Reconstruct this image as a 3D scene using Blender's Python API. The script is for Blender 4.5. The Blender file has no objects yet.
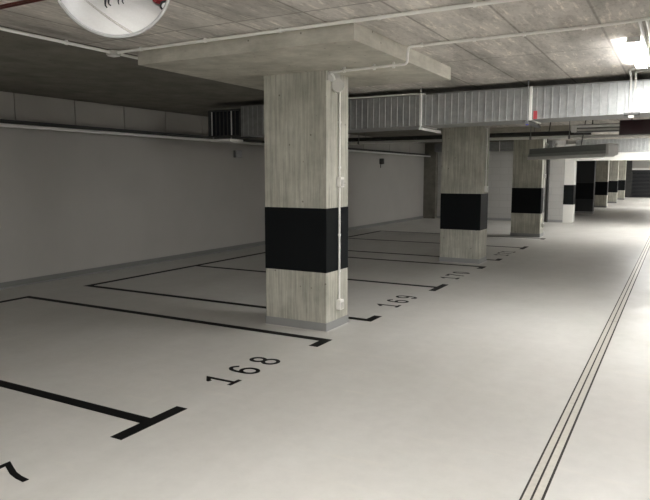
import bpy, bmesh, math, random
from mathutils import Vector, Matrix, Quaternion
random.seed(4)
S = bpy.context.scene
C = S.collection
PI = math.pi

# ------------------------------------------------------------------ materials
def new_mat(name):
    m = bpy.data.materials.new(name); m.use_nodes = True
    nt = m.node_tree; b = nt.nodes['Principled BSDF']
    return m, nt, b

def plain(name, col, rough=.5, metal=0., spec=.5):
    m, nt, b = new_mat(name)
    b.inputs['Base Color'].default_value = (*col, 1)
    b.inputs['Roughness'].default_value = rough
    b.inputs['Metallic'].default_value = metal
    b.inputs['Specular IOR Level'].default_value = spec
    return m

def N(nt, t, **k):
    n = nt.nodes.new(t)
    for a, v in k.items(): setattr(n, a, v)
    return n

def coords(nt, scale=(1, 1, 1), rot=(0, 0, 0), loc=(0, 0, 0)):
    # world position: shared by every surface, so the grain runs on from piece to piece
    g = N(nt, 'ShaderNodeNewGeometry'); mp = N(nt, 'ShaderNodeMapping')
    mp.inputs['Scale'].default_value = scale; mp.inputs['Rotation'].default_value = rot; mp.inputs['Location'].default_value = loc
    nt.links.new(g.outputs['Position'], mp.inputs['Vector'])
    return mp.outputs['Vector']

def noise(nt, vec, scale, detail=4, rough=.55, dist=0):
    n = N(nt, 'ShaderNodeTexNoise'); n.inputs['Scale'].default_value = scale
    n.inputs['Detail'].default_value = detail; n.inputs['Roughness'].default_value = rough
    n.inputs['Distortion'].default_value = dist
    nt.links.new(vec, n.inputs['Vector']); return n.outputs['Fac']

def ramp(nt, fac, stops):
    r = N(nt, 'ShaderNodeValToRGB'); e = r.color_ramp.elements
    while len(e) < len(stops): e.new(.5)
    for i, (p, c) in enumerate(stops):
        e[i].position = p; e[i].color = (*c, 1) if len(c) == 3 else c
    nt.links.new(fac, r.inputs['Fac']); return r.outputs['Color']

def mix(nt, a, b, fac, mode='MULTIPLY'):
    n = N(nt, 'ShaderNodeMix', data_type='RGBA', blend_type=mode)
    if isinstance(fac, float): n.inputs[0].default_value = fac
    else: nt.links.new(fac, n.inputs[0])
    for s, v in ((6, a), (7, b)):
        if isinstance(v, tuple): n.inputs[s].default_value = (*v, 1)
        else: nt.links.new(v, n.inputs[s])
    return n.outputs[2]

def bump(nt, b, h, strength=.2, dist=.01):
    n = N(nt, 'ShaderNodeBump'); n.inputs['Strength'].default_value = strength; n.inputs['Distance'].default_value = dist
    nt.links.new(h, n.inputs['Height']); nt.links.new(n.outputs['Normal'], b.inputs['Normal'])

def floor_mat():
    m, nt, b = new_mat('epoxy_floor')
    v = coords(nt); v2 = coords(nt, (1.0, .35, 1), (0, 0, .5))
    c = ramp(nt, noise(nt, v2, 1.1, 6, .6), [(.25, (.545, .53, .495)), (.55, (.605, .592, .56)), (.8, (.65, .64, .61))])
    c2 = ramp(nt, noise(nt, v, 9, 5, .7), [(.3, (.93, .93, .93)), (.7, (1, 1, 1))])
    sc = ramp(nt, noise(nt, coords(nt, (.7, 5, 1), (0, 0, .9)), 1.4, 3, .6), [(.60, (0, 0, 0)), (.74, (1, 1, 1))])
    c = mix(nt, c, c2, 1.0)
    c = mix(nt, c, (1.06, 1.05, 1.03), sc)
    nt.links.new(c, b.inputs['Base Color'])
    r = ramp(nt, noise(nt, v, 2.3, 4), [(.3, (.36, .36, .36)), (.7, (.5, .5, .5))])
    nt.links.new(r, b.inputs['Roughness'])
    b.inputs['Specular IOR Level'].default_value = .42
    bump(nt, b, noise(nt, v, 60, 3), .08, .004)
    return m

def ceiling_mat():
    m, nt, b = new_mat('board_marked_ceiling')
    # formwork boards 0.62 m wide and 2.5 m long, running along the aisle
    g = N(nt, 'ShaderNodeNewGeometry'); sp = N(nt, 'ShaderNodeSeparateXYZ'); cb = N(nt, 'ShaderNodeCombineXYZ')
    nt.links.new(g.outputs['Position'], sp.inputs[0])
    ad = N(nt, 'ShaderNodeMath', operation='ADD'); ad.inputs[1].default_value = .9 + 50
    ax = N(nt, 'ShaderNodeMath', operation='ADD'); ax.inputs[1].default_value = 62.0
    nt.links.new(sp.outputs['Y'], ad.inputs[0]); nt.links.new(sp.outputs['X'], ax.inputs[0])
    nt.links.new(ad.outputs[0], cb.inputs['X']); nt.links.new(ax.outputs[0], cb.inputs['Y'])
    br = N(nt, 'ShaderNodeTexBrick'); br.offset = 0; br.squash = 1
    br.inputs['Scale'].default_value = 1; br.inputs['Brick Width'].default_value = 2.5; br.inputs['Row Height'].default_value = .62
    br.inputs['Mortar Size'].default_value = .016; br.inputs['Mortar Smooth'].default_value = .8
    br.inputs['Color1'].default_value = (.58, .548, .505, 1); br.inputs['Color2'].default_value = (.68, .645, .60, 1)
    br.inputs['Mortar'].default_value = (.38, .355, .32, 1)
    nt.links.new(cb.outputs[0], br.inputs['Vector'])
    v = coords(nt, (1, .25, 1)); v2 = coords(nt, (6, .9, 1), (0, 0, .25))
    st = ramp(nt, noise(nt, v, 2.6, 7, .65), [(.30, (.50, .50, .49)), (.5, (.92, .92, .92)), (.70, (1.28, 1.28, 1.27))])
    fl = ramp(nt, noise(nt, v2, 3.2, 4, .7), [(.54, (1, 1, 1)), (.68, (1.45, 1.44, 1.42))])
    c = mix(nt, mix(nt, br.outputs['Color'], st, 1.0), fl, 1.0)
    chip = ramp(nt, noise(nt, coords(nt, (9, 3.5, 1), (0, 0, .15)), 4.0, 3, .6), [(.36, (.84, .83, .82)), (.47, (1, 1, 1))])
    c = mix(nt, c, chip, 1.0)
    nt.links.new(c, b.inputs['Base Color'])
    b.inputs['Roughness'].default_value = .75; b.inputs['Specular IOR Level'].default_value = .3
    bump(nt, b, noise(nt, coords(nt, (8, 1.2, 1)), 6, 5), .25, .006)
    return m

def concrete_mat(name, a, c, grain=(14, 14, .7)):
    m, nt, b = new_mat(name)
    v = coords(nt, grain)
    c1 = ramp(nt, noise(nt, v, 2.2, 7, .7), [(.3, a), (.7, c)])
    c2 = ramp(nt, noise(nt, coords(nt), 2.6, 6, .65), [(.3, (.72, .72, .70)), (.7, (1.08, 1.08, 1.08))])
    # small blow holes
    vo = N(nt, 'ShaderNodeTexVoronoi'); vo.inputs['Scale'].default_value = 7
    nt.links.new(coords(nt), vo.inputs['Vector'])
    c3 = ramp(nt, vo.outputs['Distance'], [(.05, (.45, .44, .42)), (.085, (1, 1, 1))])
    cc = mix(nt, mix(nt, c1, c2, 1.0), c3, 1.0)
    nt.links.new(cc, b.inputs['Base Color'])
    b.inputs['Roughness'].default_value = .8; b.inputs['Specular IOR Level'].default_value = .25
    bump(nt, b, noise(nt, v, 3, 5), .3, .006)
    return m

def wall_mat(name, col, var=.94):
    m, nt, b = new_mat(name)
    c = ramp(nt, noise(nt, coords(nt), 1.3, 5), [(.3, tuple(x*var for x in col)), (.7, col)])
    nt.links.new(c, b.inputs['Base Color'])
    b.inputs['Roughness'].default_value = .7; b.inputs['Specular IOR Level'].default_value = .3
    bump(nt, b, noise(nt, coords(nt), 45, 3), .06, .003)
    return m

def block_wall_mat(name, col):
    m, nt, b = new_mat(name)
    g = N(nt, 'ShaderNodeNewGeometry'); sp = N(nt, 'ShaderNodeSeparateXYZ'); cb = N(nt, 'ShaderNodeCombineXYZ')
    nt.links.new(g.outputs['Position'], sp.inputs[0])
    ax = N(nt, 'ShaderNodeMath', operation='ADD'); ax.inputs[1].default_value = 60.0
    nt.links.new(sp.outputs['X'], ax.inputs[0]); nt.links.new(ax.outputs[0], cb.inputs['X']); nt.links.new(sp.outputs['Z'], cb.inputs['Y'])
    br = N(nt, 'ShaderNodeTexBrick'); br.inputs['Scale'].default_value = 1
    br.inputs['Brick Width'].default_value = .6; br.inputs['Row Height'].default_value = .24; br.inputs['Mortar Size'].default_value = .008
    br.inputs['Color1'].default_value = (*col, 1); br.inputs['Color2'].default_value = tuple(x*.95 for x in col) + (1,)
    br.inputs['Mortar'].default_value = tuple(x*.84 for x in col) + (1,)
    nt.links.new(cb.outputs[0], br.inputs['Vector']); nt.links.new(br.outputs['Color'], b.inputs['Base Color'])
    b.inputs['Roughness'].default_value = .7
    return m

def metal_mat(name, a, c, rough=.4, metal=.85, scale=9):
    m, nt, b = new_mat(name)
    cc = ramp(nt, noise(nt, coords(nt), scale, 5, .7), [(.3, a), (.7, c)])
    nt.links.new(cc, b.inputs['Base Color'])
    b.inputs['Roughness'].default_value = rough; b.inputs['Metallic'].default_value = metal
    return m

def emit(name, col, s):
    m, nt, b = new_mat(name)
    b.inputs['Base Color'].default_value = (.8, .8, .8, 1)
    b.inputs['Emission Color'].default_value = (*col, 1); b.inputs['Emission Strength'].default_value = s
    return m

M = dict(
    floor=floor_mat(), ceiling=ceiling_mat(),
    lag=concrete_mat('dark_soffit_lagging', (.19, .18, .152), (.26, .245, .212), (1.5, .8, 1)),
    column=concrete_mat('board_marked_concrete', (.37, .365, .318), (.72, .71, .63)),
    panel=concrete_mat('drop_panel_concrete', (.50, .48, .42), (.66, .635, .56), (2, 2, 9)),
    wall=wall_mat('white_wall_paint', (.48, .467, .442)),
    strip=wall_mat('wall_insulation_board', (.42, .402, .37), .9),
    blockwall=block_wall_mat('painted_block_wall', (.52, .515, .495)),
    white=wall_mat('white_pier_paint', (.84, .83, .79)),
    skirt=plain('grey_skirting_paint', (.31, .315, .31), .55),
    skirtd=plain('dark_grey_skirting_paint', (.21, .215, .205), .55),
    pillar_shade=plain('shaded_pillar_charcoal', (.045, .048, .05), .7, 0, .25),  # shade on the pillar beyond the cross wall, put into its base colour
    caulk=plain('pale_joint_sealant', (.62, .61, .58), .5),
    black=plain('black_band_paint', (.006, .0075, .0085), .55, 0, .16),
    line=plain('black_floor_paint', (.006, .006, .006), .6, 0, .12),
    steel=metal_mat('drain_steel', (.50, .475, .42), (.60, .57, .51), .42, .3, 30),
    gap=plain('drain_gap', (.03, .026, .022), .8),
    pvc=plain('white_plastic_conduit', (.90, .89, .85), .38),
    pvcgrey=plain('grey_plastic_box', (.60, .59, .55), .45),
    galv=metal_mat('galvanised_sheet', (.33, .34, .34), (.46, .47, .465), .45, .5),
    galvd=metal_mat('dull_galvanised_steel', (.22, .225, .22), (.32, .325, .32), .5, .6),
    darkm=metal_mat('dark_steel', (.05, .05, .048), (.08, .08, .076), .55, .4),
    silver=metal_mat('bare_steel_pipe', (.78, .78, .76), (.88, .88, .86), .35, .3),
    brightpipe=plain('bright_zinc_pipe', (.92, .92, .90), .3, .2),
    inner=plain('duct_inside', (.010, .012, .017), .8),
    red=plain('red_sticker', (.50, .07, .08), .5),
    redpipe=plain('dark_red_pipe_paint', (.10, .018, .014), .45),
    blue=plain('blue_cap', (.03, .03, .35), .4),
    maroon=plain('maroon_sign_face', (.030, .009, .012), .35),
    housing=plain('grey_housing_paint', (.26, .28, .27), .45),
    housing2=plain('mid_grey_housing_paint', (.42, .44, .43), .45),
    lip=plain('pale_housing_lip', (.85, .85, .83), .45),
    teal=plain('teal_glow', (.15, .42, .38), .4),
    mirror=plain('mirror_face', (.68, .69, .71), .015, 1.0),
    rim=plain('grey_mirror_rim', (.27, .27, .26), .45),
    gate=metal_mat('dark_gate_sheet', (.005, .006, .009), (.010, .011, .014), .55, .1),
    lampbody=plain('lamp_body', (.75, .75, .73), .45),
)

# ------------------------------------------------------------------ mesh helpers
class MB:
    def __init__(s): s.bm = bmesh.new()
    def box(s, a, b, bev=0.):
        r = bmesh.ops.create_cube(s.bm, size=1)
        vs = r['verts']
        for v in vs:
            v.co = Vector((a[i] + (v.co[i] + .5) * (b[i] - a[i]) for i in range(3)))
        if bev:
            es = list({e for v in vs for e in v.link_edges})
            bmesh.ops.bevel(s.bm, geom=es, offset=bev, segments=2, affect='EDGES', profile=.6)
        return s
    def cyl(s, p, q, r, r2=None, n=12):
        p, q = Vector(p), Vector(q); d = q - p
        rr = bmesh.ops.create_cone(s.bm, cap_ends=True, segments=n, radius1=r, radius2=r if r2 is None else r2, depth=d.length)
        m = Matrix.Translation((p + q) / 2) @ Vector((0, 0, 1)).rotation_difference(d).to_matrix().to_4x4()
        bmesh.ops.transform(s.bm, matrix=m, verts=rr['verts']); return s
    def tube(s, pts, r, n=10, bend=0.):
        pts = [Vector(p) for p in pts]
        if bend:
            o = [pts[0]]
            for a, b, c in zip(pts, pts[1:], pts[2:]):
                u = (a - b).normalized(); w = (c - b).normalized()
                k = min(bend, (a - b).length * .45, (c - b).length * .45)
                for t in (0, .25, .5, .75, 1):
                    o.append((b + u*k)*(1-t)**2 + b*2*t*(1-t) + (b + w*k)*t*t)
            o.append(pts[-1]); pts = o
        rings = []; ref = None
        for i, p in enumerate(pts):
            d = (pts[min(i+1, len(pts)-1)] - pts[max(i-1, 0)]).normalized()
            if ref is None:
                ref = d.orthogonal().normalized()
            else:
                ref = (ref - d * ref.dot(d)).normalized()
            w = d.cross(ref)
            rings.append([s.bm.verts.new(p + (ref*math.cos(2*PI*k/n) + w*math.sin(2*PI*k/n))*r) for k in range(n)])
        for A, B in zip(rings, rings[1:]):
            for k in range(n): s.bm.faces.new((A[k], A[(k+1) % n], B[(k+1) % n], B[k]))
        s.bm.faces.new(rings[0][::-1]); s.bm.faces.new(rings[-1]); return s
    def prism(s, poly, z0, z1, bottom=None):
        a = [s.bm.verts.new((x, y, z0)) for x, y in poly]; b = [s.bm.verts.new((x, y, z1)) for x, y in poly]
        n = len(poly)
        s.bm.faces.new(a[::-1]); s.bm.faces.new(b)
        for i in range(n): s.bm.faces.new((a[i], a[(i+1) % n], b[(i+1) % n], b[i]))
        return s
    def lathe(s, prof, n=48, mtx=None):
        rings = []
        for r, z in prof:
            if r < 1e-6: rings.append([s.bm.verts.new((0, 0, z))])
            else: rings.append([s.bm.verts.new((r*math.cos(2*PI*k/n), r*math.sin(2*PI*k/n), z)) for k in range(n)])
        new = [v for g in rings for v in g]
        for A, B in zip(rings, rings[1:]):
            for k in range(n):
                j = (k+1) % n
                if len(A) == 1 and len(B) == 1: continue
                if len(A) == 1: s.bm.faces.new((A[0], B[j], B[k]))
                elif len(B) == 1: s.bm.faces.new((A[k], A[j], B[0]))
                else: s.bm.faces.new((A[k], A[j], B[j], B[k]))
        if mtx is not None: bmesh.ops.transform(s.bm, matrix=mtx, verts=new)
        return s
    def build(s, name, mat, parent=None, origin=None, smooth=False, xf=None):
        o0 = Vector(origin) if origin is not None else (Vector(parent.location) if parent is not None and parent.parent is None else Vector((0, 0, 0)))
        if parent is not None and parent.parent is not None:
            o0 = Vector(parent.parent.location) + Vector(parent.location)
        if xf is not None: bmesh.ops.transform(s.bm, matrix=xf, verts=s.bm.verts)
        else: bmesh.ops.translate(s.bm, vec=-o0, verts=s.bm.verts)
        bmesh.ops.recalc_face_normals(s.bm, faces=s.bm.faces)
        me = bpy.data.meshes.new(name); s.bm.to_mesh(me); s.bm.free()
        if smooth:
            for p in me.polygons: p.use_smooth = True
            try: me.set_sharp_from_angle(angle=math.radians(40))
            except Exception: pass
        me.materials.append(mat)
        ob = bpy.data.objects.new(name, me); C.objects.link(ob)
        if parent is not None: ob.parent = parent
        else: ob.location = o0
        return ob

def tag(o, label, cat, group=None):
    o['label'] = label; o['category'] = cat
    if group: o['group'] = group
    return o
def thing(name, label, cat, loc, group=None):
    o = bpy.data.objects.new(name, None); C.objects.link(o); o.location = loc; o.empty_display_size = .1
    return tag(o, label, cat, group)
def struct(o):
    o['kind'] = 'structure'; return o

# ------------------------------------------------------------------ the plan (metres; camera above the origin, +Y down the aisle)
ZC, ZP = 2.836, 2.699                 # ceiling, underside of the drop panels
XW = -8.535                           # left wall
Y0, BAY, GAP = 2.976, 2.4644, .9068   # parking grid
P = 2*BAY + GAP
XE, XB = -2.960, -7.61                # aisle ends and back ends of the bay lines
XC, CW, CL, C1 = -3.170, .764, .494, 5.685
YE = 23.2                             # partition wall across the bays
YF = 52.0
XR, YB = 6.2, -9.0

struct(MB().box((XW-.3, YB-.3, -.2), (XR+.3, YF+.6, 0)).build('floor', M['floor']))
struct(MB().box((-4.80, YB-.3, ZC), (XR+.3, YF+.6, ZC+.2)).build('ceiling', M['ceiling']))
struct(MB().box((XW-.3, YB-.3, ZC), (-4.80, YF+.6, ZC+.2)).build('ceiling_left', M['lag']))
struct(MB().box((XW-.25, YB, 0), (XW, YF+.3, ZC)).build('wall_left', M['wall']))
struct(MB().box((XR, YB, 0), (XR+.25, YF+.3, ZC)).build('wall_right', M['wall']))
struct(MB().box((XW, YB-.25, 0), (XR, YB, ZC)).build('wall_rear', M['wall']))
struct(MB().box((XW, YF+.02, 0), (XR, YF+.3, ZC)).build('wall_far', M['wall']))
# lagging boards along the top of the left wall, with open joints between them
mb = MB(); ys = [-8.9, 1.0, 3.0, 4.9, 5.945, 7.0, 8.03, 9.05, 10.1, 11.2, 12.3, 13.4, 14.5, 15.6, 17.6, 19.6, 21.4, YE]
for a, b in zip(ys, ys[1:]): mb.box((XW, a+.007, 2.44), (XW+.03, b-.007, ZC), .004)
struct(mb.build('trim_1', M['strip']))
# skirting: flat board with a coved foot
mb = MB()
mb.box((XW, YB, 0), (XW+.012, YE, .095)); struct(mb.build('baseboard_left', M['skirtd']))
struct(MB().box((XW+.012, YB, 0), (XW+.03, YE, .018), .004).build('trim_2', M['skirt']))
# partition with an opening for the aisle and a white lintel over it
struct(MB().box((XW, YE, 0), (XC-CW+.444, YE+.3, ZC)).build('wall_end', M['blockwall']))
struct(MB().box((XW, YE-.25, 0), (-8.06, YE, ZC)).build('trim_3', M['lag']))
struct(MB().box((XC, YE-.005, 2.135), (XR, YE+.28, ZC)).build('trim_4', M['white']))
struct(MB().box((-8.06, YE-.014, 0), (XC-CW+.444, YE, .09)).build('baseboard_end', M['skirt']))
# slot drain along the aisle
xd = -.617
d = thing('slot_drain', 'double slot drain channel of pale metal running down the aisle floor', 'drain', (xd+.05, 10, 0))
MB().box((xd-.006, YB+.1, -.001), (xd+.105, YF-.1, .0012)).build('channel', M['gap'], d)
mb = MB()
for k in range(11):
    a, b = YB+.2 + k*5.5, YB+.2 + (k+1)*5.5 - .012
    for u, v in ((.006, .042), (.054, .092)):
        mb.box((xd+u, a, 0), (xd+v, b, .0035))
mb.build('cover_strip', M['steel'], d)

# ------------------------------------------------------------------ pillars
ordinal = ['nearest', 'second', 'third', 'white painted', 'fifth', 'sixth', 'seventh', 'eighth', 'ninth']
pil_lab = ['nearest concrete pillar with a black band, standing between bays 168 and 169',
           'second concrete pillar with a black band, standing behind bay number 170',
           'third concrete pillar with black band and bright edge, left of the white wall end',
           'white painted pier with a short black band, at the end of the cross wall',
           'dark shaded pillar with black band, first one behind the white cross wall',
           'second banded pillar behind the white cross wall, a diagonal shadow on its foot',
           'third banded pillar behind the white cross wall, pale foot',
           'fourth banded pillar behind the white cross wall, narrow and dim',
           'farthest banded pillar in the row, right before the dark gate']
pillars = []
for k in range(9):
    y = C1 + k*P; x0, x1, y1 = XC-CW, XC, y+CL
    if k == 3: x0 = XC-CW+.444; 
    t = thing('concrete_pillar', pil_lab[k], 'pillar', ((x0+x1)/2, (y+y1)/2, 0), 'pillars along the aisle')
    MB().box((x0, y, 0), (x1, y1, ZP), .006).build('shaft', M[{3: 'white', 4: 'pillar_shade'}.get(k, 'column')], t)
    MB().box((x0-.0035, y-.0035, .629), (x1+.0035, y1+.0035, 1.305), .003).build('painted_band', M['black'], t)
    if k != 3:
        MB().box((x0-.008, y-.008, 0), (x1+.008, y1+.008, .092), .003).build('skirting', M['skirt'], t)
        MB().prism([(x0-.02, y-.02), (x1+.02, y-.02), (x1+.02, y1+.02), (x0-.02, y1+.02)], 0, .006).build('floor_joint', M['caulk'], t)
        xa, xb = -4.606, -2.285
        MB().box((xa, y-1.139, ZP), (xb, y+1.255, ZC), .004).build('drop_panel', M['panel'], t)
    pillars.append(t)

# ------------------------------------------------------------------ floor markings
def line_obj(name, polys, label, cat, group, h=.0022):
    cx = sum(p[0] for q in polys for p in q) / sum(len(q) for q in polys); cy = sum(p[1] for q in polys for p in q) / sum(len(q) for q in polys)
    mb = MB()
    for q in polys: mb.prism(q, 0, h)
    return tag(mb.build(name, M['line'], origin=(cx, cy, 0)), label, cat, group)
def rect(x0, y0, x1, y1): return [(x0, y0), (x1, y0), (x1, y1), (x0, y1)]
W, T = .098, .306
G1 = 'bay divider lines'
num0 = 166
# every pair of bays: near line, shared middle line with a T end, far line; then the back line
for k in range(-1, 3):
    ya = Y0 + k*P - BAY; ym = Y0 + k*P; yb = Y0 + k*P + BAY
    nl, nr = 167 + 2*k, 168 + 2*k
    far = 'in the far shade' if k == 2 else None
    # the near line, its foot turned into the bay
    poly_a = [(XB, ya), (XE, ya), (XE, ya+T), (XE-W, ya+T), (XE-W, ya+W), (XB, ya+W)]
    poly_b = [(XB, yb-W), (XE-W, yb-W), (XE-W, yb-T), (XE, yb-T), (XE, yb), (XB, yb)]
    poly_m = [(XB, ym-W/2), (XE-W, ym-W/2), (XE-W, ym-T), (XE, ym-T), (XE, ym+T), (XE-W, ym+T), (XE-W, ym+W/2), (XB, ym+W/2)]
    near_p = {0: None, 1: 'just behind the nearest pillar', 2: 'just behind the second pillar'}
    if k >= 0:
        if k > 0:
            line_obj('bay_line', [poly_a], 'black L-ended bay line on the floor %s, starting bay %d' % (near_p[k], nl), 'floor marking', G1)
        line_obj('bay_line', [poly_m], ['big black T-ended bay line at lower left between numbers 7 and 168', 'black T-ended bay line between numbers 169 and 170', 'small black T-ended bay line right after number 171, beside the third pillar'][k], 'floor marking', G1)
        line_obj('bay_line', [poly_b], ['black L-ended bay line on the near side of the nearest pillar, above number 168', 'black L-ended bay line on the near side of the second pillar, after number 170', 'tiny black bay line on the near side of the white pier'][k], 'floor marking', G1)
        line_obj('bay_back_line', [rect(XB-W, ya, XB, yb)], ['black line parallel to the left wall closing bays 167 and 168, nearest the camera', 'black line along the left wall closing bays 169 and 170, behind the nearest pillar', 'black line along the left wall closing the farthest bays, by the far corner'][k], 'floor marking', 'bay back lines')

# numerals: single strokes of even width, drawn flat on the floor, top towards the wall
def arc(cx, cy, rx, ry, a0, a1, n=22):
    return [(cx + rx*math.cos(math.radians(a0+(a1-a0)*i/n)), cy + ry*math.sin(math.radians(a0+(a1-a0)*i/n))) for i in range(n+1)]
DIG = {
 '0': [arc(.5, .5, .40, .46, 0, 360)],
 '1': [[(.10, .73), (.14, .80), (.50, .965), (.50, .04)], [(.06, .04), (.94, .04)]],
 '6': [arc(.5, .30, .40, .265, 0, 360), [(.10, .30), (.10, .42)] + arc(.52, .54, .42, .425, 180, 42)],
 '7': [[(.06, .80), (.06, .96), (.92, .96), (.80, .80), (.58, .50), (.48, .25), (.44, .0)]],
 '8': [arc(.5, .27, .42, .235, 0, 360), arc(.5, .74, .34, .225, 0, 360)],
 '9': [arc(.5, .70, .40, .265, 0, 360), [(.90, .70), (.90, .58)] + arc(.48, .46, .42, .425, 0, -138)],
}
def stroke(bm, pts, w, z, closed):
    n = len(pts); L = []
    P2 = [Vector(p) for p in pts]
    for i in range(n):
        a = P2[i-1] if i > 0 else (P2[-2] if closed else None); c = P2[i+1] if i < n-1 else (P2[1] if closed else None); b = P2[i]
        d1 = (b-a).normalized() if a is not None else (c-b).normalized(); d2 = (c-b).normalized() if c is not None else d1
        t = (d1+d2).normalized(); nn = Vector((-t.y, t.x)); k = 1/max(.45, nn.dot(Vector((-d1.y, d1.x))))
        L.append((b + nn*w/2*k, b - nn*w/2*k))
    lo = [(bm.verts.new((*p, 0)), bm.verts.new((*q, 0))) for p, q in L]
    hi = [(bm.verts.new((*p, z)), bm.verts.new((*q, z))) for p, q in L]
    for i in range(n-1):
        (a, b), (c, d) = hi[i], hi[i+1]; (e, f), (g, h) = lo[i], lo[i+1]
        bm.faces.new((a, b, d, c)); bm.faces.new((a, c, g, e)); bm.faces.new((b, f, h, d))
    if not closed:
        for i in (0, -1): bm.faces.new((hi[i][0], hi[i][1], lo[i][1], lo[i][0]))
def bay_number(txt, yc, label):
    H, Wd, pitch = .285, .165, .305
    t = thing('bay_number', label, 'number', (-3.148, yc, 0), 'bay numbers painted on the floor')
    for i, ch in enumerate(txt):
        mb = MB(); yb = yc + (i - (len(txt)-1)/2)*pitch - Wd/2
        for st in DIG[ch]:
            closed = (Vector(st[0]) - Vector(st[-1])).length < 1e-4
            pts = [(-3.005 - v*H, yb + u*Wd) for u, v in st]
            stroke(mb.bm, pts, .036, .0022, closed)
        mb.build('digit', M['line'], t)
lab = {167: 'black painted number at the lower left edge, only its 7 in view', 168: 'black painted floor number 168 in front of the nearest pillar',
       169: 'black painted floor number 169, to the right of the nearest pillar', 170: 'black painted floor number 170 before the second pillar',
       171: 'faint black floor number 171 just beyond the second pillar', 172: 'tiny black floor number before the white pier'}
for k in range(3):
    bay_number(str(167+2*k), Y0 + k*P - BAY/2 , lab[167+2*k]); bay_number(str(168+2*k), Y0 + k*P + BAY/2, lab[168+2*k]) if 168+2*k < 172 else None

# ------------------------------------------------------------------ conduits
def clip(mb, p, ax, r=.019):
    a = Vector(p); d = Vector(ax)*.011
    mb.cyl(a-d, a+d, r, n=12)
ZQ = ZC - .022
t = thing('ceiling_conduit', 'white conduit under the ceiling running over the mirror side towards the junction box', 'conduit', (-4.81, 1.5, ZQ))
MB().tube([(-4.81, -5, ZQ), (-4.81, 4.78, ZQ)], .014).build('pipe', M['pvc'], t, smooth=True)
for y in (.9, 1.9, 2.9, 3.9):
    mb = MB(); clip(mb, (-4.81, y, ZQ), (0, 1, 0)); mb.box((-4.819, y-.01, ZQ), (-4.801, y+.01, ZC)); mb.build('clip', M['pvc'], t, smooth=True)
t = thing('ceiling_conduit', 'long white conduit from a junction box across the ceiling, in front of the drop panel', 'conduit', (-2, 4.42, ZQ))
MB().tube([(-4.76, 4.44, ZQ), (4.5, 4.41, ZQ)], .014).build('pipe', M['pvc'], t, smooth=True)
MB().box((-4.86, 4.385, ZC-.05), (-4.755, 4.485, ZC), .012).build('junction_box', M['pvcgrey'], t)
MB().box((-4.85, 4.395, ZC-.056), (-4.765, 4.475, ZC-.049), .003).build('junction_box_lid', M['pvc'], t)
for x in (-4.45, -3.68, -2.9, -2.02, -1.3, -.5, .4):
    mb = MB(); clip(mb, (x, 4.435, ZQ), (1, 0, 0)); mb.box((x-.01, 4.425, ZQ), (x+.01, 4.445, ZC)); mb.build('clip', M['pvc'], t, smooth=True)
t = thing('ceiling_conduit', 'white conduit leaving the nearest pillar, stepping up over the drop panel edge', 'conduit', (-2.2, 5.55, ZQ))
zb = 2.662
MB().tube([(-3.150, 5.86, 2.56), (-3.150, 5.80, zb), (-3.10, 5.62, zb), (-2.245, 5.55, zb), (-2.235, 5.55, ZQ), (-.62, 5.52, ZQ), (-.30, 5.46, ZQ), (1.6, 5.46, ZQ)], .0125, bend=.03).build('pipe', M['pvc'], t, smooth=True)
for x in (-2.92, -2.6, -2.4):
    mb = MB(); clip(mb, (x, 5.60, zb), (1, 0, 0)); mb.box((x-.01, 5.59, zb), (x+.01, 5.61, ZP)); mb.build('clip', M['pvc'], t, smooth=True)
for x in (-2.1, -1.62, -1.2, -.74):
    mb = MB(); clip(mb, (x, 5.54, ZQ), (1, 0, 0)); mb.box((x-.01, 5.53, ZQ), (x+.01, 5.55, ZC)); mb.build('clip', M['pvc'], t, smooth=True)

def pillar_conduit(k, label, boxes, z0, z1, disc=True):
    y = C1 + k*P + .262; x = XC + .016
    t = thing('pillar_conduit', label, 'conduit', (x, y, z0), 'conduits down the pillars')
    MB().tube([(x, y, z0), (x, y, z1)], .012).build('pipe', M['pvc'], t, smooth=True)
    for z in (.62, 1.013, 1.73, 2.2):
        if z0+.05 < z < z1-.05:
            mb = MB(); clip(mb, (x, y, z), (0, 0, 1), .017); mb.box((XC, y-.008, z-.008), (x, y+.008, z+.008)); mb.build('clip', M['pvc'], t, smooth=True)
    if disc:
        MB().cyl((XC-.005, y-.02, 2.565), (XC+.05, y-.105, 2.565), .066, n=28).cyl((XC+.05, y-.105, 2.565), (XC+.055, y-.112, 2.565), .060, n=28).build('round_junction_box', M['pvcgrey'], t, smooth=True)
        MB().box((XC, y-.245, 2.60), (XC+.012, y+.02, 2.695), .003).build('back_plate', M['pvcgrey'], t)
    for z in boxes:
        b = MB().box((XC, y-.045, z-.055), (XC+.055, y+.040, z+.055), .008).build('socket_box', M['pvc'], t)
        MB().box((XC+.055, y-.036, z-.044), (XC+.061, y+.031, z+.028), .003).cyl((XC+.06, y+.006, z), (XC+.064, y+.006, z), .02, n=16).build('socket_lid', M['pvcgrey'], b)
pillar_conduit(0, 'white conduit with sockets on the right face of the nearest pillar', (1.575, .255), .255, 2.55)
pillar_conduit(1, 'white conduit ending in a box on the right face of the second pillar', (1.39,), 1.39, 2.55)
pillar_conduit(2, 'white conduit with two boxes on the bright edge of the third pillar', (1.62, .30), .30, 2.55, False)

# red sprinkler pipes at the upper left
for dx, lb in ((0, 'upper of two thin dark red pipes at the top left corner'), (.035, 'lower of two thin dark red pipes at the top left corner')):
    o = MB().tube([(-7.5, 2.70+dx, 2.75), (-2.9, 2.70+dx, 2.75)], .0075).build('sprinkler_pipe', M['redpipe'], origin=(-4, 2.70+dx, 2.75), smooth=True)
    tag(o, lb, 'pipe', 'red pipes')
    for x in (-5.8, -3.6): MB().box((x, 2.695+dx, 2.75), (x+.02, 2.705+dx, ZC)).build('hanger', M['redpipe'], o, origin=(-4, 2.70+dx, 2.75))

YD = 8.40
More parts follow.
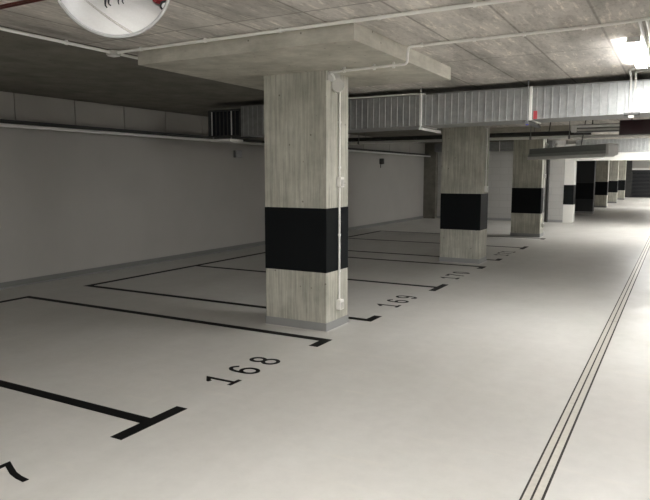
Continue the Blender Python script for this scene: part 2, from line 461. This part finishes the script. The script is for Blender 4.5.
# wall services: silver pipe on a dark bracketed tray
o = MB().tube([(-4.5, YD-.045, 2.76), (-3.30, YD-.045, 2.76), (-3.10, YD-.055, 2.75)], .011, 8).build('duct_conduit', M['pvc'], origin=(-3.8, YD, 2.76), smooth=True)
tag(o, 'thin white conduit running along the top edge of the ribbed duct', 'conduit')
t = thing('wall_pipe', 'silver pipe running the length of the left wall near its top', 'pipe', (XW+.24, 10, 2.335))
MB().tube([(XW+.24, YB+.5, 2.345), (XW+.24, YE-.1, 2.345)], .026, 14).build('pipe', M['brightpipe'], t, smooth=True)
for y in range(-7, 23, 2):
    MB().box((XW, y+.3, 2.364), (XW+.235, y+.33, 2.372)).build('bracket', M['darkm'], t)
t = thing('cable_tray', 'dark cable tray on the left wall behind the silver pipe', 'cable tray', (XW+.1, 10, 2.4))
MB().box((XW+.03, YB+.5, 2.375), (XW+.19, YE-.1, 2.382)).box((XW+.03, YB+.5, 2.375), (XW+.034, YE-.1, 2.43)).box((XW+.186, YB+.5, 2.375), (XW+.19, YE-.1, 2.43)).build('tray', M['darkm'], t)
for i in range(4):
    MB().tube([(XW+.06+.033*i, YB+.5, 2.396), (XW+.06+.033*i, YE-.1, 2.396)], .013, 8).build('cable', M['inner'], t, smooth=True)
o = MB().box((XW, 11.15, 2.03), (XW+.07, 11.36, 2.19), .008).build('wall_box', M['galvd'], origin=(XW, 11.25, 2.03))
tag(o, 'small grey box on the left wall below the pipe, just left of the nearest pillar', 'box')
MB().box((XW+.07, 11.17, 2.05), (XW+.076, 11.34, 2.17), .003).build('lid', M['galvd'], o, origin=(XW, 11.25, 2.03))
o = MB().box((XW, 18.85, 2.0), (XW+.12, 18.97, 2.18), .008).build('wall_sensor', M['darkm'], origin=(XW, 18.9, 2.0))
tag(o, 'small dark fixture on the left wall below the pipe, between the first two pillars', 'sensor')
MB().cyl((XW+.02, 18.91, 1.88), (XW+.02, 18.91, 2.0), .012).build('cable', M['darkm'], o, origin=(XW, 18.9, 2.0), smooth=True)

# ------------------------------------------------------------------ ribbed ventilation ducts
def duct_section(x0, x1, y0, y1, zt, zb0, zb1, pitch=.092, rib=.014, depth=.015):
    """ribbed box section: bottom from zb0 (at x0) to zb1 (at x1)"""
    prof = [(x0, y0)]
    x = x0 + pitch*.5
    while x + rib < x1 - .01:
        prof += [(x, y0), (x+.003, y0-depth), (x+rib, y0-depth), (x+rib+.003, y0)]
        x += pitch
    prof += [(x1, y0), (x1, y1), (x0, y1)]
    mb = MB(); bm = mb.bm
    zb = lambda x: zb0 + (zb1-zb0)*(x-x0)/(x1-x0)
    lo = [bm.verts.new((px, py, zb(px))) for px, py in prof]; hi = [bm.verts.new((px, py, zt)) for px, py in prof]
    n = len(prof)
    for i in range(n): bm.faces.new((lo[i], lo[(i+1) % n], hi[(i+1) % n], hi[i]))
    bm.faces.new(hi)
    cl = [i for i in range(n) if prof[i][1] == y0]
    a = [lo[i] for i in range(n)]
    bm.faces.new(a[::-1])
    return mb
YD = 8.40
zbot = lambda x: 2.285 + (x+6.27)/(6.27-.55)*.085
t = thing('ventilation_duct', 'ribbed galvanised ventilation duct crossing the aisle behind the nearest pillar', 'duct', (-2.5, YD+.3, 2.3))
for a, b in ((-6.26, -3.19), (-3.17, -1.72), (-1.69, 3.6)):
    duct_section(a, b, YD, YD+.62, 2.742, zbot(a), zbot(b)).build('duct_section', M['galv'], t)
for x in (-3.18, -1.705):
    MB().box((x-.016, YD-.028, zbot(x)-.012), (x+.016, YD+.64, 2.742+.02), .003).build('flange', M['pvc'], t)
MB().box((-6.26, YD-.014, 2.742), (3.6, YD+.63, 2.756)).build('top_flange', M['galvd'], t)
MB().box((-6.26, YD-.012, 2.27), (-5.83, YD, 2.742)).build('end_cover', M['galvd'], t)
g = MB().box((-6.92, YD, 2.285), (-6.26, YD+.6, 2.70)).build('grille_box', M['inner'], t)
mb = MB()
for x in (-6.92, -6.285): mb.box((x, YD-.03, 2.275), (x+.025, YD, 2.715))
mb.box((-6.92, YD-.03, 2.69), (-6.26, YD, 2.715)).box((-6.92, YD-.03, 2.275), (-6.26, YD, 2.30)); mb.build('grille_frame', M['darkm'], g)
for x in (-6.865, -6.78, -6.70, -6.62, -6.54, -6.46, -6.38): 
    MB().box((x, YD-.018, 2.30), (x+.012, YD-.002, 2.69)).build('grille_bar', M['silver' if abs(x+6.46) < .01 or abs(x+6.865) < .01 else 'darkm'], g)
MB().box((-6.85, YD-.06, 2.205), (-6.45, YD+.3, 2.24), .004).build('support_plate', M['pvc'], t)
for x in (-6.84, -6.47): MB().box((x, YD-.02, 2.24), (x+.012, YD+.0, 2.285)).build('support_bracket', M['galvd'], t)
MB().box((-1.665, YD-.024, 2.352), (-1.62, YD-.0115, 2.455)).build('sticker', M['red'], t)
for x, lb, g2 in ((-1.735, 'threaded hanger rod holding the ribbed duct beside the red sticker', 0), (-3.165, 'hanger and floor rail holding the ribbed duct between the first two pillars', 1)):
    h = thing('duct_hanger', lb, 'hanger', (x, YD-.05, 2.3), 'hangers of the ribbed duct')
    y = YD-.05
    MB().cyl((x, y, zbot(x)-.06), (x, y, ZC), .008, n=8).build('rod', M['silver' if g2 else 'galvd'], h, smooth=True)
    MB().cyl((x, YD+.69, zbot(x)-.06), (x, YD+.69, ZC), .008, n=8).build('rod', M['galvd'], h, smooth=True)
    MB().box((x-.02, y-.02, zbot(x)-.062), (x+.02, YD+.75, zbot(x)-.028)).build('rail', M['pvc' if g2 else 'galvd'], h)
    MB().cyl((x, y, zbot(x)-.075), (x, y, zbot(x)-.05), .017, n=10).build('end_cap', M['darkm'] if g2 else M['blue'], h, smooth=True)

struct(duct_section(XC, XR, YE-.05, YE+.02, ZC, 2.40, 2.40, pitch=.12, rib=.03, depth=.02).build('trim_6', M['galv']))
t = thing('ventilation_duct', 'dark duct box high along the far cross wall, left of the white pier', 'duct', (-6, YE-.3, 2.5))
MB().box((-8.0, YE-.6, 2.50), (XC-CW+.1, YE-.01, 2.80), .006).build('duct_section', M['galvd'], t)
for x in (-6.3, -5.6, -4.6): MB().cyl((x, YE-.62, 2.47), (x, YE-.62, ZC), .012, n=8).build('rod', M['silver'], t, smooth=True)
o = MB().tube([(-4.02, YE-.07, 0), (-4.02, YE-.07, 2.485)], .05, 14).build('downpipe', M['darkm'], origin=(-4.02, YE-.07, 0), smooth=True)
tag(o, 'dark vertical pipe on the far wall between the third pillar and the white pier', 'pipe')
# pipes across the aisle behind the second pillar
o = MB().tube([(XW+.3, 13.0, 2.375), (3.6, 13.0, 2.375)], .030, 12).build('cross_pipe', M['silver'], origin=(-2, 13.0, 2.375), smooth=True)
tag(o, 'thin silver pipe crossing behind the second pillar', 'pipe')
for x in (-6.4, -2.62, -1.9, .3):
    MB().cyl((x, 13.0, 2.38), (x, 13.0, ZC), .008, n=8).cyl((x-.02, 13.0, 2.375), (x+.02, 13.0, 2.375), .04, n=12).build('hanger', M['galvd'], o, origin=(-2, 13.0, 2.375), smooth=True)
o = MB().tube([(XW+.3, 13.35, 2.47), (-1.55, 13.35, 2.47)], .045, 12).build('cross_pipe', M['darkm'], origin=(-2, 13.35, 2.47), smooth=True)
tag(o, 'dark pipe just above the thin silver pipe behind the second pillar', 'pipe')
for x in (-6.4, -2.62): MB().cyl((x, 13.35, 2.47), (x, 13.35, ZC), .008, n=8).build('hanger', M['galvd'], o, origin=(-2, 13.35, 2.47), smooth=True)
# pale boxed tray right of it
t = thing('cable_tray', 'pale metal cable tray crossing the aisle left of the maroon sign', 'cable tray', (-.8, 11.1, 2.36))
MB().box((-1.56, 11.0, 2.335), (3.4, 11.03, 2.455)).box((-1.56, 11.0, 2.335), (3.4, 11.2, 2.345)).build('tray', M['galvd'], t)
MB().tube([(-1.5, 10.985, 2.425), (3.4, 10.985, 2.425)], .018, 8).build('cable', M['silver'], t, smooth=True)
MB().tube([(-1.5, 10.985, 2.365), (3.4, 10.985, 2.365)], .014, 8).build('cable', M['pvcgrey'], t, smooth=True)
MB().box((-1.58, 10.96, 2.335), (-1.50, 11.05, 2.445), .006).build('coupling_box', M['lip'], t)
for x in (-1.27, .4): MB().cyl((x, 11.05, 2.33), (x, 11.05, ZC-.001), .009, n=8).build('rod', M['darkm'], t, smooth=True)
# maroon sign box
t = thing('sign_box', 'dark maroon box sign hanging over the aisle at the right edge', 'sign', (-.45, 10.2, 2.2))
MB().box((-.805, 10.15, 2.225), (.35, 10.27, 2.435), .006).build('case', M['darkm'], t)
MB().box((-.795, 10.142, 2.233), (.34, 10.151, 2.427), .003).build('panel', M['maroon'], t)
for x in (-.65, .2): MB().cyl((x, 10.21, 2.43), (x, 10.21, ZC), .007, n=8).build('hanger', M['darkm'], t, smooth=True)

# long grey housing hung at an angle under the pipes
A = Vector((-2.866, 14.0, 0)); B = Vector((-1.11, 12.2, 0)); L = (B-A).length
ang = math.atan2(B.y-A.y, B.x-A.x)
t = thing('ventilation_housing', 'long grey housing with a pale lower lip hung above the aisle', 'housing', (A.x, A.y, 1.97)); t.rotation_euler = (0, 0, ang)
I = Matrix.Identity(4)
def hb(*bx, name, mat, bev=0):
    mb = MB()
    for a, b in bx: mb.box(a, b, bev)
    return mb.build(name, mat, t, xf=I)
hb(((0, .03, .115), (L-.08, .20, .232)), name='upper_case', mat=M['housing'], bev=.01)
hb(((0, .0, .06), (L-.08, .19, .115)), name='lower_case', mat=M['housing2'], bev=.006)
hb(((0, -.01, 0), (L-.08, .19, .058)), name='lower_lip', mat=M['lip'], bev=.006)
hb(((L-.08, -.01, .03), (L, .19, .225)), name='end_cap', mat=M['lip'], bev=.008)
for u in (.5, L-.9):
    mb = MB(); mb.cyl((u, .1, .23), (u, .2, ZC-1.97), .009, n=8); mb.build('hanger', M['darkm'], t, xf=I, smooth=True)
for u in (.55, .85):
    mb = MB(); mb.cyl((u, .06, .235), (u+.05, .06, .31), .028, n=12); mb.build('cable_gland', M['lip'], t, xf=I, smooth=True)

# ------------------------------------------------------------------ lamps
def lamp(y, power, label, x=-.45, drop=0., side=.004):
    t = thing('ceiling_light', label, 'lamp', (x, y, ZC), 'tube lamps along the aisle')
    zt = ZC - drop
    MB().box((x-.05, y-.76, zt-.045), (x+.05, y+.76, zt), .006).build('housing', M['lampbody'], t)
    MB().box((x-.051, y-.72, zt-.045-side), (x+.051, y+.72, zt-.044), .0015).build('diffuser', emit('lamp_diffuser', (1.0, .99, .965), LAMP*power), t)
    for s in (-1, 1):
        MB().box((x-.053, y+s*.74-.012, zt-.049), (x+.053, y+s*.74+.012, zt-.003), .005).build('end_cap', M['lampbody'], t)
        if drop: MB().cyl((x, y+s*.5, zt-.01), (x, y+s*.5, ZC), .006, n=8).build('hanger', M['galvd'], t, smooth=True)
LAMP = 80.0
lamp(6.95, .62, 'bright tube lamp on the ceiling at the upper right edge', x=-.42, side=.008)
for y, p in ((-4.6, 1.1), (1.2, .70)): lamp(y, p, 'tube lamp in the ceiling row above the aisle, outside the picture', drop=.2, side=.03)
lamp(5.2, .75, 'added unseen lamp on the right, brightening the right faces of the pillars', x=4.3, drop=.25, side=.035)  # extra lamp added to brighten right faces of pillars and drop panels
for y, p in ((18.7, .78), (21.7, .80), (36.0, 1.1), (42.0, 1.2), (48.0, 1.3)): lamp(y, p, 'tube lamp in the ceiling row above the aisle, outside the picture', side=.02)
# conduits beside the visible lamp, dropping in front of the duct
t = thing('lamp_conduit', 'pair of white conduits beside the bright lamp, dropping in front of the duct', 'conduit', (-.55, 8.3, 2.33))
yc_ = YD-.04
MB().tube([(-.335, 5.5, ZQ), (-.335, 7.75, ZQ), (-.56, 7.95, ZQ), (-.565, yc_, ZQ-.02), (-.565, yc_, 2.37)], .013, bend=.05).build('pipe', M['pvc'], t, smooth=True)
MB().tube([(-.285, 5.5, ZQ), (-.285, 7.95, ZQ), (-.505, 8.15, ZQ), (-.515, yc_, ZQ-.03), (-.515, yc_, 2.37)], .013, bend=.05).build('pipe', M['pvc'], t, smooth=True)
MB().box((-.62, YD-.12, 2.345), (-.45, YD-.02, 2.375), .005).build('bracket_plate', M['darkm'], t)
MB().box((-.57, YD-.1, 2.315), (-.51, YD-.03, 2.345), .005).build('sensor', M['pvc'], t)
o = MB().tube([(-.22, 5.3, ZQ-.01), (-.22, 8.2, ZQ-.01)], .022, 10).build('teal_glow_tube', M['teal'], origin=(-.22, 6, ZQ), smooth=True)  # greenish light beside the lamp, put into a teal-coloured tube
tag(o, 'teal tube on the ceiling at the right edge, imitating greenish light beside the lamp', 'pipe')
MB().box((-.232, 5.6, ZQ), (-.208, 5.63, ZC)).box((-.232, 7.6, ZQ), (-.208, 7.63, ZC)).build('clip', M['galvd'], o, origin=(-.22, 6, ZQ))

# ------------------------------------------------------------------ far gate
t = thing('roller_gate', 'dark closed gate at the far end of the aisle', 'gate', (-.2, YF, 0))
mb = MB()
for i in range(20): mb.box((-3.05, YF-.06, i*.1+.005), (3.0, YF-.02, i*.1+.097), .008)
mb.build('gate_leaf', M['gate'], t)
MB().box((-3.6, YF-.12, 2.0), (3.5, YF+.02, 2.15)).build('lintel', M['white'], t)
for x in (-3.12, 3.0): MB().box((x, YF-.1, 0), (x+.07, YF+.02, 2.0)).build('side_rail', M['darkm'], t)
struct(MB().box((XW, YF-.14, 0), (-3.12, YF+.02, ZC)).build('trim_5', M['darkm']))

# ------------------------------------------------------------------ convex mirror
CAMP = Vector((0, 0, 1.65))
MC = Vector((-2.1868, 2.0252, 2.5024)); R = .248; RC = .80
nrm = (CAMP - MC).normalized()
mt = Matrix.Translation(MC) @ Vector((0, 0, 1)).rotation_difference(nrm).to_matrix().to_4x4()
t = thing('convex_mirror', 'round convex traffic mirror hung from the ceiling at the top left', 'mirror', MC)
h0 = math.sqrt(RC*RC-R*R)
pf = [(RC*math.sin(a), RC*math.cos(a)-h0) for a in [math.asin(R/RC)*i/24 for i in range(25)]]
g = MB().lathe(pf[::1], 96, mt).build('mirror_face', M['mirror'], t, smooth=True)
MB().lathe([(R-.012, -.02), (R+.006, -.02), (R+.009, -.004), (R+.006, .006), (R-.003, .008), (R-.006, .002)], 96, mt).build('rim', M['rim'], t, smooth=True)
MB().lathe([(R+.002, -.018), (R*.7, -.06), (R*.3, -.075), (0, -.078)], 64, mt).build('back_shell', M['rim'], t, smooth=True)
bk = MC - nrm*.07
MB().tube([bk, bk - nrm*.06, (bk.x - nrm.x*.06, bk.y - nrm.y*.06, ZC)], .018, 12, bend=.04).build('arm', M['galvd'], t, smooth=True)
MB().cyl((bk.x-nrm.x*.06, bk.y-nrm.y*.06, ZC-.012), (bk.x-nrm.x*.06, bk.y-nrm.y*.06, ZC), .06, n=24).build('ceiling_plate', M['galvd'], t, smooth=True)

# ------------------------------------------------------------------ people and car seen only in the mirror
def person(x, y, face, label, top, legs, arm_up):
    t = thing('person', label, 'person', (x, y, 0)); t.rotation_euler = (0, 0, face)
    J = {'pel': (0, 0, .95, .13), 'wai': (0, 0, 1.10, .125), 'che': (0, .01, 1.32, .15), 'sho': (0, 0, 1.44, .085), 'nec': (0, .01, 1.52, .055),
         'he1': (0, .02, 1.60, .075), 'he2': (0, .02, 1.70, .082), 'he3': (0, .015, 1.76, .05)}
    Ed = [('pel', 'wai'), ('wai', 'che'), ('che', 'sho'), ('sho', 'nec'), ('nec', 'he1'), ('he1', 'he2'), ('he2', 'he3')]
    for s, nm in ((-1, 'l'), (1, 'r')):
        J[nm+'hip'] = (s*.09, 0, .88, .10); J[nm+'kne'] = (s*.11, .02, .48, .062); J[nm+'ank'] = (s*.12, -.02, .09, .042); J[nm+'toe'] = (s*.14, .14, .035, .032)
        J[nm+'shl'] = (s*.18, 0, 1.42, .06)
        if arm_up: J[nm+'elb'] = (s*.22, .10, 1.17, .045); J[nm+'wri'] = (s*.08, .30, 1.40, .03); J[nm+'han'] = (s*.06, .34, 1.48, .028)
        else: J[nm+'elb'] = (s*.25, -.02, 1.14, .045); J[nm+'wri'] = (s*.25, .06, .90, .03); J[nm+'han'] = (s*.25, .09, .81, .028)
        Ed += [('pel', nm+'hip'), (nm+'hip', nm+'kne'), (nm+'kne', nm+'ank'), (nm+'ank', nm+'toe'), ('sho', nm+'shl'), (nm+'shl', nm+'elb'), (nm+'elb', nm+'wri'), (nm+'wri', nm+'han')]
    ks = list(J); me = bpy.data.meshes.new('body')
    me.from_pydata([J[k][:3] for k in ks], [(ks.index(a), ks.index(b)) for a, b in Ed], [])
    o = bpy.data.objects.new('body', me); C.objects.link(o); o.parent = t
    sk = o.modifiers.new('skin', 'SKIN'); 
    for i, k in enumerate(ks): me.skin_vertices[0].data[i].radius = (J[k][3], J[k][3]*.8); me.skin_vertices[0].data[i].use_root = (k == 'pel')
    ss = o.modifiers.new('sub', 'SUBSURF'); ss.levels = ss.render_levels = 2
    m, nt, b = new_mat('clothing')
    tc = N(nt, 'ShaderNodeTexCoord'); sp = N(nt, 'ShaderNodeSeparateXYZ'); nt.links.new(tc.outputs['Object'], sp.inputs[0])
    r = N(nt, 'ShaderNodeValToRGB'); r.color_ramp.interpolation = 'CONSTANT'; e = r.color_ramp.elements
    for p, c in ((0, (.02, .02, .02)), (.045, legs), (.5, top), (.755, (.45, .28, .2))):
        if p == 0: el = e[0]
        else: el = e.new(p)
        el.color = (*c, 1)
    e.remove(e[-1])
    mlt = N(nt, 'ShaderNodeMath', operation='DIVIDE'); mlt.inputs[1].default_value = 2.0
    nt.links.new(sp.outputs['Z'], mlt.inputs[0]); nt.links.new(mlt.outputs[0], r.inputs['Fac']); nt.links.new(r.outputs['Color'], b.inputs['Base Color'])
    b.inputs['Roughness'].default_value = .8
    me.materials.append(m)
    MB().lathe([(0, .105), (.05, .095), (.085, .05), (.094, 0), (.088, -.05)], 20, Matrix.Translation((0, .005, 1.70))).build('hair', plain('dark_hair', (.02, .014, .01), .6), t, xf=I, smooth=True)
    return t
person(.02, -.42, 0, 'person in dark clothes photographing, seen small in the convex mirror', (.03, .03, .035), (.015, .016, .02), True)
person(.75, -.15, .5, 'second person in dark clothes, standing further back in the convex mirror', (.05, .05, .06), (.02, .02, .03), False)

t = thing('car', 'dark red car at the right edge of the convex mirror', 'car', (2.7, 3.4, 0))
red = plain('dark_red_car_paint', (.16, .012, .014), .25); gl = plain('car_glass', (.02, .022, .025), .08); tyre = plain('tyre_rubber', (.015, .015, .015), .8)
def profile_body(prof, x0, x1, name, mat, inset=0):
    mb = MB(); a = [mb.bm.verts.new((x0, y, z)) for y, z in prof]; b = [mb.bm.verts.new((x1, y, z)) for y, z in prof]; n = len(prof)
    mb.bm.faces.new(a); mb.bm.faces.new(b[::-1])
    for i in range(n): mb.bm.faces.new((a[i], b[i], b[(i+1) % n], a[(i+1) % n]))
    bmesh.ops.bevel(mb.bm, geom=list(mb.bm.edges), offset=.05, segments=3, affect='EDGES')
    return mb.build(name, mat, t, xf=I, smooth=True)
profile_body([(-2.1, .25), (2.1, .25), (2.15, .6), (2.0, .85), (1.0, .95), (-1.9, .98), (-2.15, .7)], -.88, .88, 'body', red)
profile_body([(1.05, .93), (.35, 1.40), (-1.2, 1.43), (-1.95, .95)], -.76, .76, 'cabin', gl)
profile_body([(.36, 1.36), (.30, 1.43), (-1.2, 1.46), (-1.28, 1.38)], -.68, .68, 'roof', red)
for sx in (-.80, .80):
    for y in (-1.3, 1.35):
        mb = MB(); mb.cyl((sx-.1, y, .32), (sx+.1, y, .32), .32, n=28)
        w = mb.build('wheel', tyre, t, xf=I, smooth=True)
        mb = MB(); mb.cyl((sx-.105, y, .32), (sx+.105, y, .32), .19, n=20); mb.build('hub', M['silver'], w, xf=I, smooth=True)

# ------------------------------------------------------------------ camera, world, view
f, yaw, pitch, roll = 629.475, .51054, .118592, -.000248
cy, sy, cp, sp_ = math.cos(yaw), math.sin(yaw), math.cos(pitch), math.sin(pitch)
fwd = Vector((-sy*cp, cy*cp, -sp_)); rt = Vector((cy, sy, 0)); up = rt.cross(fwd)
r2 = rt*math.cos(roll) + up*math.sin(roll); u2 = -rt*math.sin(roll) + up*math.cos(roll)
cam = bpy.data.cameras.new('camera'); co = bpy.data.objects.new('camera', cam); C.objects.link(co)
co.matrix_world = Matrix(((r2.x, u2.x, -fwd.x, 0), (r2.y, u2.y, -fwd.y, 0), (r2.z, u2.z, -fwd.z, 1.65), (0, 0, 0, 1)))
cam.sensor_fit = 'HORIZONTAL'; cam.sensor_width = 36; cam.lens = f/650*36; cam.clip_start = .02; cam.clip_end = 200
S.camera = co
w = bpy.data.worlds.new('world'); S.world = w; w.use_nodes = True
w.node_tree.nodes['Background'].inputs[0].default_value = (0, 0, 0, 1)
S.view_settings.view_transform = 'Standard'; S.view_settings.look = 'None'; S.view_settings.gamma = 1
S.view_settings.exposure = 1.9
